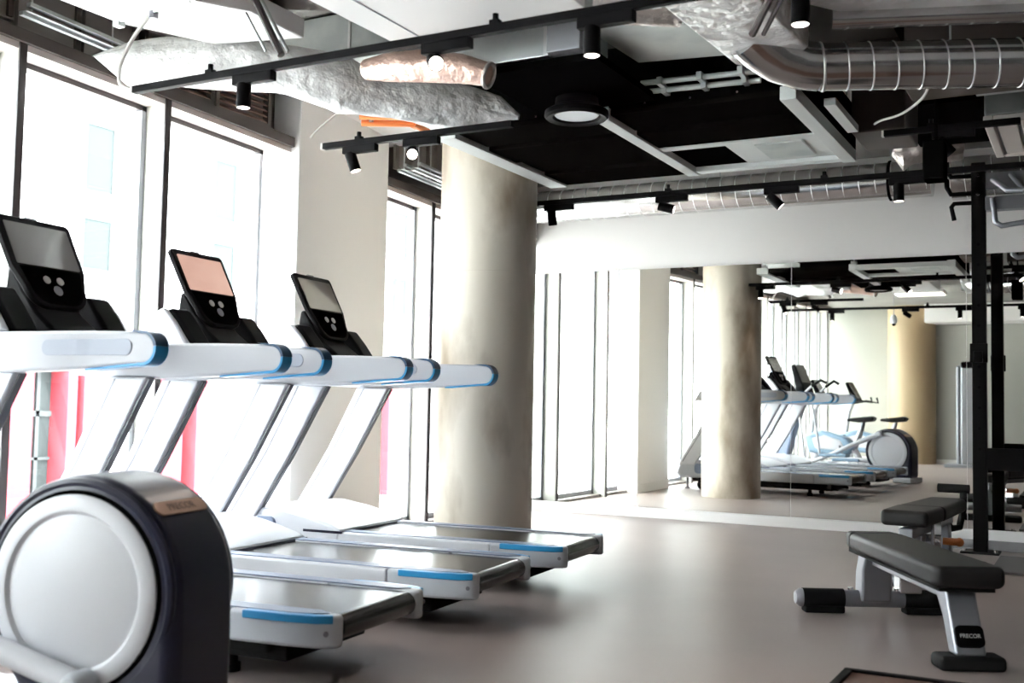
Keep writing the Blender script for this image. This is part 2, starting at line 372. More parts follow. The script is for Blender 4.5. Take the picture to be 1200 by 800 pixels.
# ------------------------------------------------------------------ treadmill
def make_treadmill(label):
    t = thing('treadmill', label, 'treadmill', (0, 0, 0), 0, 'treadmills facing the windows')
    for s in (-1, 1):
        def P(poly): return [(x, s * y) for x, y in poly]
        put('side_rail', B().prism(P([(.85, .265), (2.18, .265), (2.18, .378), (.85, .378)]), 'z', .15, .262), 'white', t, .012)
        cap = put('rail_end', B().prism(P([(2.18, .265), (2.50, .265), (2.585, .272), (2.603, .295), (2.590, .328), (2.53, .358), (2.42, .373), (2.18, .379)]), 'z', .150, .263), 'grey', t, .03, 4)
        put('blue_edge', B().prism(P([(2.24, .34), (2.42, .34), (2.53, .33), (2.575, .315), (2.586, .335), (2.533, .3645), (2.42, .3795), (2.24, .384)]), 'z', .236, .2645), 'blue', cap, .004)
        put('cap_screw', B().cyl((2.57, s * .352, .205), (2.575, s * .362, .205), .009, 12), 'greyd', cap)
        put('rail_tread', B().prism(P([(1.0, .268), (2.50, .268), (2.55, .30), (2.50, .335), (2.42, .35), (1.0, .352)]), 'z', .262, .2665), 'slate', t)
        # upright: broad leaning plate with a dark strip down its rear edge
        up_ = [(.44, .30), (.66, .30), (.90, .68), (1.135, 1.10), (.90, 1.10), (.69, .70)]
        u = put('upright', B().prism(up_, 'y', s * .335, s * .405), 'white', t, .014, 3)
        put('edge_strip', B().prism([(.655, .31), (.668, .31), (.906, .68), (1.140, 1.09), (1.125, 1.09), (.893, .68)], 'y', s * .350, s * .384), 'greyd', u)
        put('seam_line', B().prism([(.500, .34), (.512, .34), (.747, .70), (.957, 1.09), (.945, 1.09), (.735, .70)], 'y', s * .334, s * .4065), 'greyd', u)
        # handrail
        hr = [(.66, 1.105), (1.10, 1.092), (1.45, 1.104), (1.76, 1.124)] + arc(1.792, 1.186, .0625, -PI / 2, PI / 2, 10) + [(1.45, 1.255), (.95, 1.255), (.74, 1.235)]
        h = put('handrail', B().prism(hr, 'y', s * .365, s * .435), 'rail_white', t, .016, 3)
        put('grip_inset', B().prism(rrect(1.30, 1.745, 1.160, 1.222, .03), 'y', s * .43, s * .4375), 'inset', h, .002)
        ring = arc(1.792, 1.186, .066, -PI / 2, .15, 8); inner = arc(1.792, 1.186, .052, .15, -PI / 2, 8)
        put('blue_rim', B().prism([(1.52, 1.102), (1.76, 1.120)] + ring + inner + [(1.76, 1.131), (1.52, 1.109)], 'y', s * .364, s * .436), 'blue', h, .004)
        ring = arc(1.792, 1.186, .066, .15, PI / 2, 8); inner = arc(1.792, 1.186, .054, PI / 2, .15, 8)
        put('dark_rim', B().prism(ring + [(1.72, 1.254)] + inner, 'y', s * .364, s * .436), 'blued', h)
        # rounded wing behind the console, with its cup holder
        put('wing_shell', B().prism([(.80, 1.43), (.86, 1.462), (.93, 1.39), (1.03, 1.26), (.78, 1.24), (.72, 1.30)], 'y', s * .335, s * .375), 'white', t, .015, 3)
        put('cup_holder', B().prism([(.84, 1.448), (.89, 1.462), (.97, 1.37), (1.05, 1.262), (.84, 1.25), (.80, 1.35)], 'y', s * .20, s * .338), 'satin', t, .02, 3)
        put('foot', B().cyl((2.08, s * .22, 0), (2.08, s * .22, .155), .024, 14).cyl((2.08, s * .22, 0), (2.08, s * .22, .03), .034, 14), 'rubber', t)
        put('transport_wheel', B().cyl((.745, s * .30, .06), (.745, s * .36, .06), .06, 20), 'rubber', t)
        put('leveller', B().cyl((.53, s * .30, 0), (.53, s * .30, .17), .014, 10).cyl((.53, s * .30, 0), (.53, s * .30, .02), .03, 12), 'greyd', t)
    stad = arc(1.05, .21, .046, PI / 2, 1.5 * PI, 8) + arc(2.545, .21, .046, -PI / 2, PI / 2, 10)
    put('running_belt', B().prism(stad, 'y', -.262, .262), 'belt', t)
    put('deck_pan', B().box(.9, 2.36, -.275, .275, .07, .16), 'rubber', t, .01)
    for s in (-1, 1): put('frame_bar', B().box(.6, 2.30, s * .29 - .02, s * .29 + .02, .10, .15), 'rubber', t, .006)
    sh = [(.405, .205), (.455, .305), (.50, .335), (.80, .335), (.80, .15), (.47, .14)]
    put('front_shroud', B().prism(sh, 'y', -.40, .40), 'grey', t, .035, 4)
    put('shroud_vent', B().prism(rrect(.67, .81, .20, .325, .04), 'y', -.404, .404), 'slate', t)
    hood = [(.46, .325), (.58, .365), (.80, .378), (1.0, .345), (1.20, .292), (1.25, .270), (1.22, .165), (.75, .16), (.46, .20)]
    mh = put('motor_hood', B().prism(hood, 'y', -.382, .382), 'white', t, .016, 3)
    put('hood_lip', B().box(1.0, 1.258, -.384, .384, .252, .2665), 'navy', mh)
    put('crossbar', B().box(.78, .98, -.37, .37, 1.13, 1.235), 'white', t, .03, 3)
    tr = put('tray', B().box(.84, 1.20, -.30, .30, 1.215, 1.262), 'tray', t, .02, 3)
    put('safety_clip', B().box(1.165, 1.215, -.20, -.09, 1.258, 1.272), 'white', tr, .005)
    put('console_neck', B().prism([(.70, 1.23), (1.08, 1.24), (1.03, 1.30), (.94, 1.365), (.86, 1.46), (.80, 1.56), (.765, 1.56), (.74, 1.38)], 'y', -.135, .135), 'satin', t, .025, 3)
    # tilted console: local y across, t up the face, nrm out of the face
    base, top = V((.962, 0, 1.388)), V((.752, 0, 1.79)); tv = (top - base); L = tv.length; tv.normalize(); nv = V((tv.z, 0, -tv.x))
    mt = Matrix(((0, tv.x, nv.x, base.x), (1, 0, 0, 0), (0, tv.z, nv.z, base.z), (0, 0, 0, 1)))
    out = arc(.185, L - .025, .025, 0, PI / 2, 5) + arc(-.185, L - .025, .025, PI / 2, PI, 5) + [(-.205, .20)] + arc(-.07, .10, .10, PI, 1.5 * PI, 8) + arc(.07, .10, .10, 1.5 * PI, 2 * PI, 8) + [(.205, .20)]
    cb = put('console', B().prism(out, 'z', -.03, .0, mt), 'satin', t, .008, 2)
    put('screen', B().prism(rrect(-.178, .178, .205, L - .035, .008), 'z', 0, .0025, mt), 'screen', cb)
    put('key_panel', B().prism(arc(-.06, .10, .085, PI, 1.5 * PI, 6) + arc(.06, .10, .085, 1.5 * PI, 2 * PI, 6) + [(.172, .195), (-.172, .195)], 'z', 0, .0015, mt), 'black', cb)
    for q in ((-.045, .135), (.03, .135)): put('button', B().prism(arc(q[0], q[1], .019, 0, 2 * PI - .4, 14), 'z', .0, .005, mt), 'button', cb)
    put('button', B().prism(arc(0, .085, .024, 0, 2 * PI - .3, 14), 'z', .0, .004, mt), 'greyd', cb)
    put('camera_knob', B().prism(rrect(-.04, .03, L - .004, L + .008, .003), 'z', -.022, -.004, mt), 'greyd', cb)
    return t
phi = .096
TL = ['treadmill nearest the camera, its deck just behind the big round elliptical wheel',
      'middle treadmill of three, its screen with a painted pinkish reflection',
      'treadmill farthest from the camera, its deck in front of the round concrete column']
tm = make_treadmill(TL[0])
for i, y in enumerate((3.129, 4.213, 5.284)):
    o = tm if i == 0 else dup(tm)
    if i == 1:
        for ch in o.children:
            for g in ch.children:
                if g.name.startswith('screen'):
                    g.material_slots[0].link = 'OBJECT'; g.material_slots[0].material = M['screenreflect']
    o.location = (-4.935 - .079 * i, y, 0); o.rotation_euler = (0, 0, phi); o['label'] = TL[i]

# ------------------------------------------------------------------ elliptical trainer
def make_elliptical():
    t = thing('elliptical_trainer', 'elliptical trainer with big round white wheel disc and navy cover in the left foreground', 'elliptical trainer', (-2.645, 2.355, 0), .2)
    R, zc = .335, .44
    out = arc(0, zc, R, PI * 1.18, 0, 34) + [(.338, .30), (.335, .075), (-.16, .075)]
    cv = put('wheel_cover', B().prism(out, 'y', -.165, .165), 'navy', t, .05, 5)
    for s in (-1, 1):
        d = B().lathe([(0, .012), (.195, .012), (.212, .006), (.222, .004), (.232, .014), (.268, .014), (.279, .006), (.281, -.02), (0, -.02)], (0, s * .168, zc), (0, s, 0), 64)
        put('wheel_disc', d, 'white', t)
        put('disc_gap', B().torus((0, s * .163, zc), (0, 1, 0), .284, .008, 64), 'black', t)
        put('cover_rim', B().torus((0, s * .150, zc), (0, 1, 0), .312, .016, 64), 'navy', cv)
    th = .80
    m = Matrix.Translation((0, 0, zc)) @ Matrix.Rotation(-th, 4, 'Y')
    bd = put('maker_badge', B().prism(rrect(-.125, .125, -.024, .024, .022), 'x', R - .006, R + .004, m), 'badge', cv)
    tmx = m @ Matrix.Translation((R + .0042, 0, 0)) @ Matrix(((0, 0, 1, 0), (1, 0, 0, 0), (0, 1, 0, 0), (0, 0, 0, 1)))
    text_mesh('badge_lettering', 'PRECOR', .036, 'badgetext', bd, tmx)
    put('rear_foot', B().box(.10, .36, -.24, .24, .015, .085), 'grey', t, .018, 3)
    put('base_beam', B().box(-1.75, .12, -.06, .06, .05, .12), 'silver', t, .012)
    put('front_foot', B().box(-1.85, -1.72, -.27, .27, .01, .08), 'grey', t, .018, 3)
    put('ramp_shroud', B().prism([(-1.95, .12), (-1.95, .26), (-1.62, .34), (-.62, .16), (-.5, .10)], 'y', -.15, .15), 'white', t, .03, 3)
    put('front_upright', B().prism([(-1.86, .20), (-1.62, .20), (-1.50, .66), (-1.32, 1.18), (-1.44, 1.20), (-1.66, .72)], 'y', -.09, .09), 'slate', t, .03, 4)
    for s in (-1, 1):
        a = put('pedal_arm', B().tube([(.07, s * .215, .19), (-.22, s * .225, .275), (-.80, s * .235, .30), (-1.28, s * .22, .19)] if s < 0 else [(-.10, s * .215, .70), (-.42, s * .225, .56), (-.85, s * .235, .36), (-1.28, s * .22, .19)], [.036, .036, .03, .028]), 'white', t)
        put('pedal', B().box(-.98, -.56, s * .235 - .085, s * .235 + .085, .30 + .04 * s, .345 + .04 * s), 'paleblue', a, .015, 3)
        put('roller', B().cyl((-1.28, s * .18, .19), (-1.28, s * .26, .19), .04, 18), 'rubber', a)
        put('pivot_cap', B().lathe([(0, .02), (.03, .018), (.042, .0), (.042, -.06)], (.07 if s < 0 else -.10, s * .245, .19 if s < 0 else .70), (0, s, 0), 24), 'grey', a)
        put('swing_arm', B().tube([(-1.22, s * .27, .33), (-1.30, s * .27, .90), (-1.36, s * .27, 1.16), (-1.10, s * .25, 1.40)], .017, 10), 'white', t)
        put('handle_grip', B().tube([(-1.12, s * .25, 1.385), (-.98, s * .235, 1.47), (-.90, s * .22, 1.43)], .022, 10), 'rubber', t)
    put('fixed_bar', B().tube([(-1.36, -.20, 1.20), (-1.02, -.22, 1.28), (-.72, -.20, 1.21)], .02, 10).tube([(-1.36, .20, 1.20), (-1.02, .22, 1.28), (-.72, .20, 1.21)], .02, 10).tube([(-1.36, -.20, 1.20), (-1.36, .20, 1.20)], .02, 10), 'rubber', t)
    cs = put('console', B().prism([(-1.46, 1.18), (-1.24, 1.20), (-1.30, 1.40), (-1.44, 1.72), (-1.50, 1.70), (-1.42, 1.38)], 'y', -.17, .17), 'satin', t, .02, 3)
    put('screen', B().prism([(-1.315, 1.44), (-1.430, 1.705), (-1.425, 1.708), (-1.310, 1.443)], 'y', -.14, .14), 'screen', cs)
    return t
make_elliptical()

# ------------------------------------------------------------------ exercise bikes (seen in the mirror)
def make_bike(label):
    t = thing('exercise_bike', label, 'exercise bike', (0, 0, 0), 0, 'upright bikes seen in the mirror')
    put('body', B().prism([(-.52, .34), (-.60, .62), (-.30, .70), (.12, .60), (.22, .46), (.10, .30)], 'y', -.11, .11), 'paleblue', t, .05, 4)
    put('body_side', B().prism([(-.40, .40), (-.46, .58), (-.25, .64), (.02, .56), (.08, .45), (.0, .38)], 'y', -.118, .118), 'white', t, .03)
    put('base_beam', B().box(-.70, .55, -.05, .05, .06, .14), 'grey', t, .012)
    put('front_foot', B().box(-.74, -.64, -.26, .26, .0, .07), 'grey', t, .015)
    put('rear_foot', B().box(.46, .56, -.26, .26, .0, .07), 'grey', t, .015)
    put('frame_tube', B().tube([(-.45, 0, .12), (-.40, 0, .42)], .05).tube([(.35, 0, .12), (.20, 0, .42)], .05), 'white', t)
    st = put('seat_post', B().tube([(.18, 0, .40), (.28, 0, .64), (.35, 0, .86)], [.06, .045, .028]), 'silver', t)
    put('saddle', B().prism([(.10, .86), (.11, .90), (.30, .925), (.48, .945), (.54, .915), (.50, .86), (.3, .84)], 'y', -.10, .10), 'leather', t, .03, 4)
    put('console_post', B().tube([(-.50, 0, .60), (-.44, 0, 1.02), (-.36, 0, 1.20)], .035), 'white', t)
    cs = put('console', B().prism([(-.34, 1.18), (-.25, 1.20), (-.42, 1.52), (-.47, 1.50)], 'y', -.16, .16), 'satin', t, .015, 3)
    put('screen', B().prism([(-.262, 1.235), (-.258, 1.238), (-.405, 1.50), (-.409, 1.497)], 'y', -.13, .13), 'screen', cs)
    for s in (-1, 1):
        put('handlebar', B().tube([(-.36, s * .03, 1.16), (-.20, s * .2, 1.20), (.0, s * .2, 1.17), (-.02, s * .19, 1.26)], .018, 10), 'rubber', t)
        cr = put('crank', B().tube([(0, s * .13, .47), (.06 * s, s * .14, .47 - .15 * s)], .015, 8), 'greyd', t)
        put('pedal', B().box(.06 * s - .05, .06 * s + .05, s * .20 - .05, s * .20 + .05, .455 - .15 * s, .485 - .15 * s), 'rubber', cr, .006)
    return t
bk = make_bike('exercise bike with black saddle right beside the elliptical, seen in the mirror')
bk.location = (-3.62, 1.05, 0); bk.rotation_euler = (0, 0, .08)
b2 = dup(bk); b2.location = (-3.35, -.35, 0); b2.rotation_euler = (0, 0, .08)
b2['label'] = 'exercise bike with black saddle, the one farther back in the mirror'

# cable machine against the wall behind the camera
t = thing('cable_machine', 'tall silver and black cable machine standing in the mirror behind the rack', 'cable machine', (-2.28, -3.4, 0))
put('column', B().box(-.10, -.04, -.10, .10, .05, 1.92), 'silver', t, .02)
put('weight_tower', B().box(-.02, .34, -.14, .14, .05, 1.98), 'silverd', t, .03)
put('top_cap', B().box(-.02, .36, -.15, .15, 1.86, 2.0), 'satin', t, .04)
put('base', B().box(-.30, .45, -.30, .30, 0, .06), 'silver', t, .015)

# ------------------------------------------------------------------ benches
def flat_bench():
    t = thing('flat_bench', 'flat weight bench with black pad and silver legs in the right foreground', 'weight bench', (-.745, 5.215, 0), -1.086)
    put('pad', B().prism([(-.52, -.135), (.60, -.148), (.64, -.13), (.64, .13), (.60, .148), (-.52, .135)], 'z', .315, .402), 'leather', t, .028, 4)
    put('pad_end', B().prism([(-.63, -.115), (-.52, -.135), (-.52, .135), (-.63, .115)], 'z', .317, .400), 'leather', t, .022, 4)
    put('pad_board', B().box(-.60, .60, -.11, .11, .298, .318), 'rubber', t)
    put('spine', B().box(-.56, .50, -.035, .035, .245, .30), 'silverd', t, .008)
    leg = [(.40, .30), (.53, .30), (.575, .20), (.64, .055), (.56, .055), (.50, .18), (.44, .25)]
    lg = put('front_leg', B().prism(leg, 'y', -.062, .062), 'silver', t, .014, 3)
    slope = math.atan2(.145, .065)
    m = Matrix.Translation((.616, 0, .128)) @ Matrix.Rotation(-(PI / 2 - 1.16), 4, 'Y')
    bd = put('leg_badge', B().prism(rrect(-.055, .055, -.042, .042, .02), 'x', -.008, .010, m), 'satin', lg)
    tmx = m @ Matrix.Translation((.0105, 0, 0)) @ Matrix(((0, 0, 1, 0), (1, 0, 0, 0), (0, 1, 0, 0), (0, 0, 0, 1)))
    text_mesh('badge_lettering', 'PRECOR', .022, 'whitetext', bd, tmx)
    put('front_foot', B().box(.545, .665, -.13, .13, 0, .058), 'rubber', t, .018, 3)
    rl = [(-.62, .06), (-.50, .06), (-.49, .22), (-.43, .30), (-.56, .30), (-.61, .20)]
    put('rear_leg', B().prism(rl, 'y', -.075, .075), 'silver', t, .014, 3)
    bar = put('cross_bar', B().cyl((-.56, -.36, .07), (-.56, .36, .07), .042, 24), 'silver', t)
    put('bracket', B().box(-.60, -.50, .115, .225, .105, .205), 'chrome', t, .008)
    for s in (-1, 1):
        put('rubber_sleeve', B().cyl((-.56, s * .15, .07), (-.56, s * .355, .07), .047, 24), 'rubber', bar)
        put('end_cap', B().lathe([(0, .395), (.03, .39), (.045, .37), (.045, .352)], (-.56, 0, .07), (0, s, 0), 24), 'silver', bar)
        put('foot_pad', B().box(-.60, -.52, s * .25 - .10, s * .25 + .10, 0, .035), 'rubber', bar, .008)
        put('bolt', B().cyl((-.56, s * .115, .105), (-.56, s * .115, .125), .014, 10), 'chrome', bar)
    return t
flat_bench()
def incline_bench():
    t = thing('adjustable_bench', 'adjustable bench with thick black pad and chrome hinge, by the black rack', 'weight bench', (-.93, 7.05, 0), 1.50)
    put('seat_pad', B().prism([(-.60, -.13), (-.17, -.14), (-.17, .14), (-.60, .13)], 'z', .365, .455), 'leather', t, .028, 4)
    put('back_pad', B().prism([(-.15, -.14), (.62, -.12), (.66, -.09), (.66, .09), (.62, .12), (-.15, .14)], 'z', .365, .452), 'leather', t, .028, 4)
    put('spine', B().box(-.55, .62, -.04, .04, .29, .35), 'silverd', t, .008)
    h = put('hinge_bracket', B().box(-.22, -.02, -.09, -.07, .16, .37).box(-.22, -.02, .07, .09, .16, .37).cyl((-.12, -.11, .25), (-.12, .11, .25), .035, 18), 'chrome', t, .004)
    put('knob', B().cyl((-.12, -.12, .25), (-.12, -.20, .25), .022, 14).sph((-.12, -.21, .25), .026), 'orangek', h)
    put('front_leg', B().prism([(.40, .30), (.50, .30), (.60, .05), (.52, .05)], 'y', -.05, .05), 'silver', t, .012)
    put('front_foot', B().box(.50, .62, -.25, .25, 0, .06), 'rubber', t, .015)
    put('rear_leg', B().prism([(-.40, .30), (-.28, .30), (-.42, .06), (-.52, .06)], 'y', -.06, .06), 'silver', t, .012)
    put('rear_foot', B().cyl((-.48, -.26, .05), (-.48, .26, .05), .04, 20), 'silver', t)
    put('base_beam', B().box(-.46, .54, -.03, .03, .05, .10), 'silver', t, .008)
    put('leg_holder', B().tube([(.55, .0, .32), (.66, -.02, .25), (.78, -.05, .25), (.86, -.06, .36), (.86, -.06, .50)], .022, 12), 'rubber', t)
    put('foam_roller', B().cyl((.86, -.10, .50), (.86, .10, .50), .03, 18), 'rubber', t)
    return t
incline_bench()

# ------------------------------------------------------------------ power rack and mats
def rack():
    t = thing('power_rack', 'tall black steel power rack with hooks and grey pull-up grips by the mirror', 'power rack', (-.765, 8.62, 0))
    for x, zz in ((0, 2.86), (1.15, 2.86)):
        pst = put('post', B().box(x - .048, x + .048, -.045, .045, 0, zz), 'rack', t, .006)
        put('base_plate', B().box(x - .13, x + .13, -.11, .11, 0, .014), 'rack', pst, .004)
        for s in (-1, 1): put('anchor_bolt', B().cyl((x + s * .105, -.06, .012), (x + s * .105, -.06, .03), .014, 10), 'chrome', pst)
        for z in (2.62, 2.76): put('bolt', B().lathe([(0, .012), (.012, .01), (.016, 0)], (x, -.045, z), (0, -1, 0), 14), 'chrome', pst)
        for k in range(11): put('pin_hole', B().cyl((x, -.0465, .75 + k * .15), (x, -.044, .75 + k * .15), .011, 10), 'black', pst)
    put('cross_beam', B().box(.048, 1.10, -.04, .04, .60, .76), 'rack', t, .006)
    put('top_beam', B().box(.048, 1.10, -.05, .05, 2.50, 2.60), 'silverd', t, .006)
    put('upper_beam', B().box(.048, 1.10, -.03, .03, 2.66, 2.78), 'silverd', t, .006)
    for z in (2.77, 2.64): put('pull_up_handle', B().tube([(-.04, 0, z), (-.19, -.01, z), (-.215, -.03, z + .05), (-.215, -.05, z + .11)], .018, 10), 'rack', t)
    put('hook', B().tube([(-.045, -.02, 2.565), (-.165, -.03, 2.565), (-.185, -.03, 2.54), (-.165, -.03, 2.44)], .017, 10), 'rack', t)
    put('grip_bar', B().tube([(.10, -.06, 2.72), (.20, -.14, 2.62), (.42, -.16, 2.60), (.56, -.10, 2.74)], .02, 10).tube([(.22, -.06, 2.75), (.32, -.16, 2.60)], .018, 10), 'silver', t)
    put('grip_loop', B().tube([(.10, -.07, 2.58), (.12, -.09, 2.40), (.16, -.09, 2.37), (.40, -.09, 2.40), (.52, -.07, 2.50)], .02, 10), 'silver', t)
    j = put('bar_hook', B().box(-.06, .06, -.07, -.045, 1.38, 1.52).box(-.03, .03, -.13, -.05, 1.38, 1.41).box(-.03, .03, -.14, -.12, 1.38, 1.46), 'rack', t, .005)
    for k in range(4):
        put('storage_peg', B().cyl((1.2, .0, .5 + k * .4), (1.42, 0, .5 + k * .4), .025, 12), 'chrome', t)
rack()
tag(put('floor_mat', B().box(-1.02, 1.6, 8.78, 9.38, 0.0, .014), 'matgrey', bevel=.003), 'pale grey floor mat under the mirror beside the rack', 'mat', 'floor mats by the rack')
tag(put('floor_mat', B().box(-.62, 1.6, 7.55, 8.42, 0.0, .016), 'matdark', bevel=.003), 'dark floor mat in front of the rack at the right edge', 'mat', 'floor mats by the rack')
pt = thing('lifting_platform', 'low platform with dark frame and brown top at the bottom edge', 'platform', (-.86, 4.29, 0))
put('edge_frame', B().box(0, 1.5, -.035, 0, 0, .035).box(0, .035, -1.5, -.035, 0, .035).box(1.465, 1.5, -1.5, -.035, 0, .035).box(.035, 1.465, -1.5, -1.465, 0, .035), 'satin', pt, .005)
put('top_board', B().box(.035, 1.465, -1.465, -.035, .0, .026), 'platform', pt)

# ------------------------------------------------------------------ ceiling services
# hanging raft of black panels between pale beams
rf = thing('ceiling_raft', 'hanging black ceiling raft with pale beams above the column', 'ceiling raft', (0, 0, 2.54))
RY0, RY1 = 5.29, 6.80
for x0, x1 in ((-3.395, -3.265), (-2.378, -2.298), (-1.378, -1.296)):
    put('beam', B().box(x0, x1, RY0 - .005, RY1, 0, .07), 'beam', rf, .004)
for xa, xb in ((-3.265, -2.378), (-2.298, -1.378)):
    for i in range(4):
        y0 = RY0 + i * .378
        if xa > -2.3 and i >= 2: continue
        put('panel', B().box(xa, xb, y0 + .012, y0 + .366, .012 if i % 2 else .03, .06), 'blackpanel', rf, .004)
put('return_frame', B().box(-2.298, -1.378, 6.05, 6.12, .008, .06).box(-2.298, -1.378, 6.72, 6.80, .008, .06).box(-1.95, -1.378, 6.12, 6.72, .035, .06), 'beam', rf, .003)
put('return_opening', B().box(-2.298, -1.95, 6.12, 6.72, .04, .07), 'black', rf)
put('return_box', B().box(-1.78, -1.50, 6.25, 6.62, .025, .036), 'galvp', rf, .003)
put('fascia', B().box(-3.26, -1.38, RY0 + .02, RY0 + .06, .06, .40), 'black', rf)
put('back_board', B().box(-3.26, -1.38, RY0 + .06, RY1, .30, .34), 'black', rf)
put('side_board', B().box(-1.36, -1.30, RY0 + .05, RY1, .07, .34), 'black', rf)
for x in (-3.33, -2.34, -1.337):
    for y in (RY0 + .04, RY1 - .1): put('hanger', B().cyl((x, y, .07), (x, y, ZC - 2.54), .006, 8).box(x - .03, x + .03, y - .03, y + .03, .07, .11), 'galv', rf)
for x in (-3.1, -2.75, -2.5, -2.1, -1.85, -1.6): put('rivet', B().cyl((x, RY0 + .019, .075), (x, RY0 + .012, .075), .006, 8), 'chrome', rf)

# wide flat duct at upper left
dk = thing('rectangular_duct', 'broad pale rectangular duct at the top left', 'duct', (0, 0, 0))
put('duct_body', B().prism([(-4.16, 2.2), (-4.13, 3.58), (-3.93, 4.02), (-3.45, 4.14), (-3.44, 3.74), (-3.57, 3.54), (-3.57, 2.2)], 'z', 2.80, 2.90), 'white_duct', dk, .008)
fl = put('joint_flange', B().tube([(-4.10, 3.56, 2.797), (-3.60, 3.52, 2.797)], .007, 8), 'galv', dk)
put('flange_bolt', B().cyl((-3.86, 3.55, 2.77), (-3.86, 3.55, 2.80), .022, 12), 'greyd', fl)
put('flange_clip', B().box(-4.13, -4.09, 3.55, 3.59, 2.775, 2.80), 'galvp', fl)
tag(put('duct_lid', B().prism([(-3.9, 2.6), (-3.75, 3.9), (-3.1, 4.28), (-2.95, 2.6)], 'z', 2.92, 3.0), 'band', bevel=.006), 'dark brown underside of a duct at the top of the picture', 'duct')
dk = tag(put('rectangular_duct', B().prism([(-4.2, 4.68), (-3.33, 4.68), (-3.3, 5.0), (-4.1, 5.0)], 'z', 2.885, 3.14), 'galv', bevel=.008), 'bluish galvanised duct hanging over the near light track', 'duct')
put('duct_seam', B().box(-3.59, -3.575, 4.672, 4.685, 2.885, 3.14), 'seam', dk)
dk = tag(put('rectangular_duct', B().prism([(-2.93, 3.0), (-2.90, 4.12), (-2.45, 4.16), (-1.9, 4.1), (-1.9, 3.0)], 'z', 2.69, 2.86), 'white_duct', bevel=.008), 'white flat duct above the near light track, top centre', 'duct')
put('duct_seam', B().box(-2.74, -2.735, 3.0, 4.1, 2.686, 2.70), 'grey', dk)
dk = tag(put('rectangular_duct', B().box(-2.77, -2.26, 4.46, 4.76, 2.642, 2.80), 'galv', bevel=.006), 'galvanised duct with bright face left of the round diffuser', 'duct')
put('duct_flange', B().box(-2.275, -2.25, 4.45, 4.77, 2.64, 2.81), 'seam', dk)
tag(put('rectangular_duct', B().box(-2.245, -2.07, 4.42, 4.74, 2.642, 2.80), 'silverd', bevel=.006), 'dark blue grey duct section above the round diffuser', 'duct')
dk = tag(put('rectangular_duct', B().prism([(-2.05, 4.35), (-2.01, 4.98), (-1.53, 5.06), (-1.53, 4.6)], 'z', 2.725, 2.88), 'galvp', bevel=.006), 'pale green galvanised duct left of the big silver elbow', 'duct')
put('duct_ring', B().tube([(-1.92, 4.25, 2.78), (-1.60, 4.45, 2.78)], .10, 24), 'foild', dk)
for k, (y, z) in enumerate(((5.06, 2.685), (5.13, 2.66))):
    o = tag(put('conduit', B().cyl((-2.05, y + .06, z - .02), (-1.46, y + .11, z - .02), .014, 12), 'galvp'), ['upper steel conduit in front of the pale green duct', 'lower steel conduit in front of the pale green duct'][k], 'conduit', 'conduits beside the elbow')
    for x in (-1.95, -1.74, -1.53): put('clamp', B().box(x - .014, x + .014, y + .05, y + .12, z - .04, z + .0), 'galv', o, .003)

# foil wrapped flexible duct
tag(put('foil_duct', B().tube([(-4.66, 3.88, 2.80), (-4.50, 4.0, 2.79), (-4.30, 4.06, 2.775), (-4.12, 4.11, 2.765), (-3.90, 4.20, 2.755), (-3.74, 4.31, 2.74), (-3.60, 4.41, 2.705), (-3.49, 4.52, 2.67), (-3.36, 4.65, 2.64), (-3.23, 4.77, 2.615), (-3.08, 4.88, 2.60), (-2.94, 4.96, 2.585), (-2.82, 5.0, 2.562), (-2.71, 5.03, 2.54)],
    [.012, .085, .125, .135, .13, .13, .125, .12, .12, .125, .12, .10, .07, .03], 56, True, (5, .05)), 'foil'), 'crumpled silver foil duct running from the windows to the round diffuser', 'duct')
o = tag(put('foil_duct', B().tube([(-3.20, 4.32, 2.66), (-3.05, 4.32, 2.655), (-2.86, 4.33, 2.632), (-2.66, 4.34, 2.60), (-2.52, 4.36, 2.555)], [.05, .07, .075, .07, .055], 30, True, (9, .012)), 'flexreflect'), 'metal flexible duct coloured with the pinkish reflection of a spotlight, above the foil duct', 'duct')
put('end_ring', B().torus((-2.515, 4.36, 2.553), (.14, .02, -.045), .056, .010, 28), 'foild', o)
struct(put('trim_33', B().prism([(5.45, 3.155), (7.0, 3.03), (7.0, 3.158), (5.45, 3.158)], 'x', -5.0, -3.95), 'pier', smooth=False), 'pale soffit over the square pillar', 'trim')
tag(put('ceiling_board', B().prism([(-1.1, 6.98), (-1.1, 8.1), (.8, 8.1), (.8, 5.9), (-.1, 5.9), (-.1, 6.3), (-.55, 6.98)], 'z', 2.90, 2.94).box(-.6, -.57, 7.5, 7.53, 2.94, ZC).box(.5, .53, 6.5, 6.53, 2.94, ZC).box(-.93, -.05, 5.45, 6.9, 3.03, 3.06), 'black', smooth=False), 'flat black board under the ceiling at the right edge', 'panel')
# round diffuser
t = thing('round_diffuser', 'round black ceiling diffuser with grey centre below the ducts', 'diffuser', (-2.37, 5.03, 2.50))
put('rim', B().lathe([(.115, .02), (.125, .0), (.155, -.008), (.168, .006), (.165, .03), (.115, .06), (.10, .20), (0, .20)], (0, 0, 0), (0, 0, 1), 48), 'satin', t)
put('core_disc', B().lathe([(0, .008), (.11, .008), (.118, .016), (.118, .03), (0, .03)], (0, 0, 0), (0, 0, 1), 48), 'grey', t)
put('plenum', B().box(-.31, .36, -.55, .20, .10, .135).cyl((0, 0, .10), (0, 0, .20), .13, 28), 'black', t)

